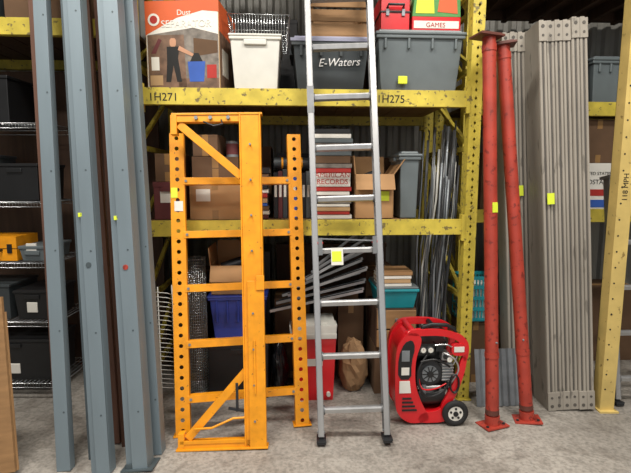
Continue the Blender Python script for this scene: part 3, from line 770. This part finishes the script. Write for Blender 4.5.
X0, X1 = -2.9, -1.72
for x in (X0, X1):
    for y in (YA, YB): b.cyl((x, y, 0), (x, y, 2.25), .013, GREYMET, seg=10)
for z in (.12, .55, .95, 1.35, 1.85):
    for y in (YA, YB): b.tube([(X0, y, z), (X1, y, z)], .004, CHROME, 6); b.tube([(X0, y, z-.03), (X1, y, z-.03)], .003, CHROME, 6)
    for i in range(60):
        x = X0+(X1-X0)*i/59; xn = X0+(X1-X0)*(i+1)/60
        b.tube([(x, YA, z), ((x+xn)/2, YA, z-.03)], .002, CHROME, 4)
    for x in (X0, X1): b.tube([(x, YA, z), (x, YB, z)], .004, CHROME, 6)
    for i in range(40):
        x = X0+(X1-X0)*i/39; b.tube([(x, YA, z+.003), (x, YB, z+.003)], .002, GREYMET, 4)
b.done()
def crate(name, x0, x1, y0, y1, z0, z1, m, lab=None):
    b = B(name); b.box(x0, x1, y0, y1, z0, z1-.02, m, t=.012); b.box(x0-.006, x1+.006, y0-.006, y1+.006, z1-.02, z1, m)
    b.box((x0+x1)/2-.05, (x0+x1)/2+.05, y0-.008, y0, z1-.06, z1-.03, m)
    if lab: b.box((x0+x1)/2-.04, (x0+x1)/2+.03, y0-.002, y0+.008, z0+.05, z0+.12, lab)
    b.done(bevel=.004)
crate('dark_parts_bin', -2.45, -2.14, 2.98, 3.3, 1.357, 1.66, TOTE_DK, PAPER); crate('dark_parts_bin', -2.1, -1.8, 2.98, 3.3, 1.357, 1.6, BLACK)
crate('grey_parts_bin', -2.4, -2.05, 2.98, 3.3, .557, .80, TOTE_DK, PAPER); crate('dark_parts_bin', -2.02, -1.78, 2.98, 3.3, .557, .76, BLACK, PAPER)
crate('grey_parts_bin', -2.3, -1.95, 2.98, 3.3, 1.857, 2.15, BLACK, PAPER)
crate('dark_parts_bin', -2.3, -1.8, 2.98, 3.3, .127, .42, BLACK, PAPER)
# orange hard case on the wire shelf
b = B('orange_tool_case')
b.box(-2.32, -1.99, 3.0, 3.24, .957, 1.035, ORANGE); b.box(-2.32, -1.99, 3.0, 3.24, 1.041, 1.12, ORANGE); b.box(-2.315, -1.995, 3.004, 3.236, 1.033, 1.043, BLACK)
b.tube([(-2.22, 3.0, 1.03), (-2.22, 2.965, 1.03), (-2.09, 2.965, 1.03), (-2.09, 3.0, 1.03)], .009, BLACK)
for xx in (-2.28, -2.05): b.box(xx, xx+.03, 2.992, 3.0, 1.01, 1.07, BLACK)
b.done(bevel=.01)
crate('white_parts_bin', -1.96, -1.79, 2.98, 3.3, .957, 1.06, TOTE_BG, PAPER)
for i in range(3): carton(-2.9+i*.5, -2.45+i*.5, 3.05, 3.5, 2.47, 2.85, (CARD_D, TOTE_DK, CARD_D)[i], name=('cardboard_box', 'grey_storage_box', 'cardboard_box')[i])
b = B('gap_shade_panels')  # dark sheets added to stand in for shade in the left gaps
for i in range(5): b.box(-3.0+i*.03, -1.2-i*.02, 3.55+i*.03, 3.57+i*.03, 0, 2.3-.03*i, (WOOD_D, BLACK, CARD_D, TOTE_DK, BLACK)[i])
b.done()
b = B('black_extension_cord')
b.tube([(1.70+.05*k+.03*math.sin(k*1.7), 2.25-.02*k, .008) for k in range(14)], .008, RUBBER, 8); b.done()

# ---------------------------------------------------------------- lights
LTM = bpy.data.materials.new('added_fill_glow'); LTM.use_nodes = True
LTM.node_tree.nodes['Principled BSDF'].inputs['Emission Color'].default_value = (1, .96, .90, 1)
LTM.node_tree.nodes['Principled BSDF'].inputs['Emission Strength'].default_value = 3
def fixture(x, y, e):
    b = B('added_fill_fixture')  # added fill lamp with glowing tubes, unseen above the camera view
    b.box(x-.75, x+.75, y-.15, y+.15, 4.50, 4.60, WHITEP)
    for yy in (-.07, .07): b.cyl((x-.7, y+yy, 4.485), (x+.7, y+yy, 4.485), .016, LTM)
    o = b.done()
    l = bpy.data.lights.new('added_fill_light', 'AREA'); l.shape = 'RECTANGLE'; l.size = 1.5; l.size_y = .4; l.energy = e; l.color = (1, .94, .86)
    lo = bpy.data.objects.new('added_fill_light', l); COL.objects.link(lo); lo.parent = o; lo.matrix_parent_inverse = o.matrix_world.inverted()
    lo.location = (x, y, 4.46)
for x, y, e in ((-1.3, 1.3, 125), (1.6, 1.3, 125), (-1.5, -.8, 100), (1.5, -.8, 100)): fixture(x, y, e)
w = bpy.data.worlds.new('daylight_world'); scene.world = w; w.use_nodes = True
w.node_tree.nodes['Background'].inputs[0].default_value = (.97, .98, 1, 1); w.node_tree.nodes['Background'].inputs[1].default_value = .68

cam = bpy.data.cameras.new('camera'); co = bpy.data.objects.new('camera', cam); COL.objects.link(co)
cam.lens = 26.0; cam.sensor_width = 36; co.location = (0, 0, 1.5); co.rotation_euler = (math.radians(82.8), 0, 0)
cam.clip_start = .05
scene.camera = co
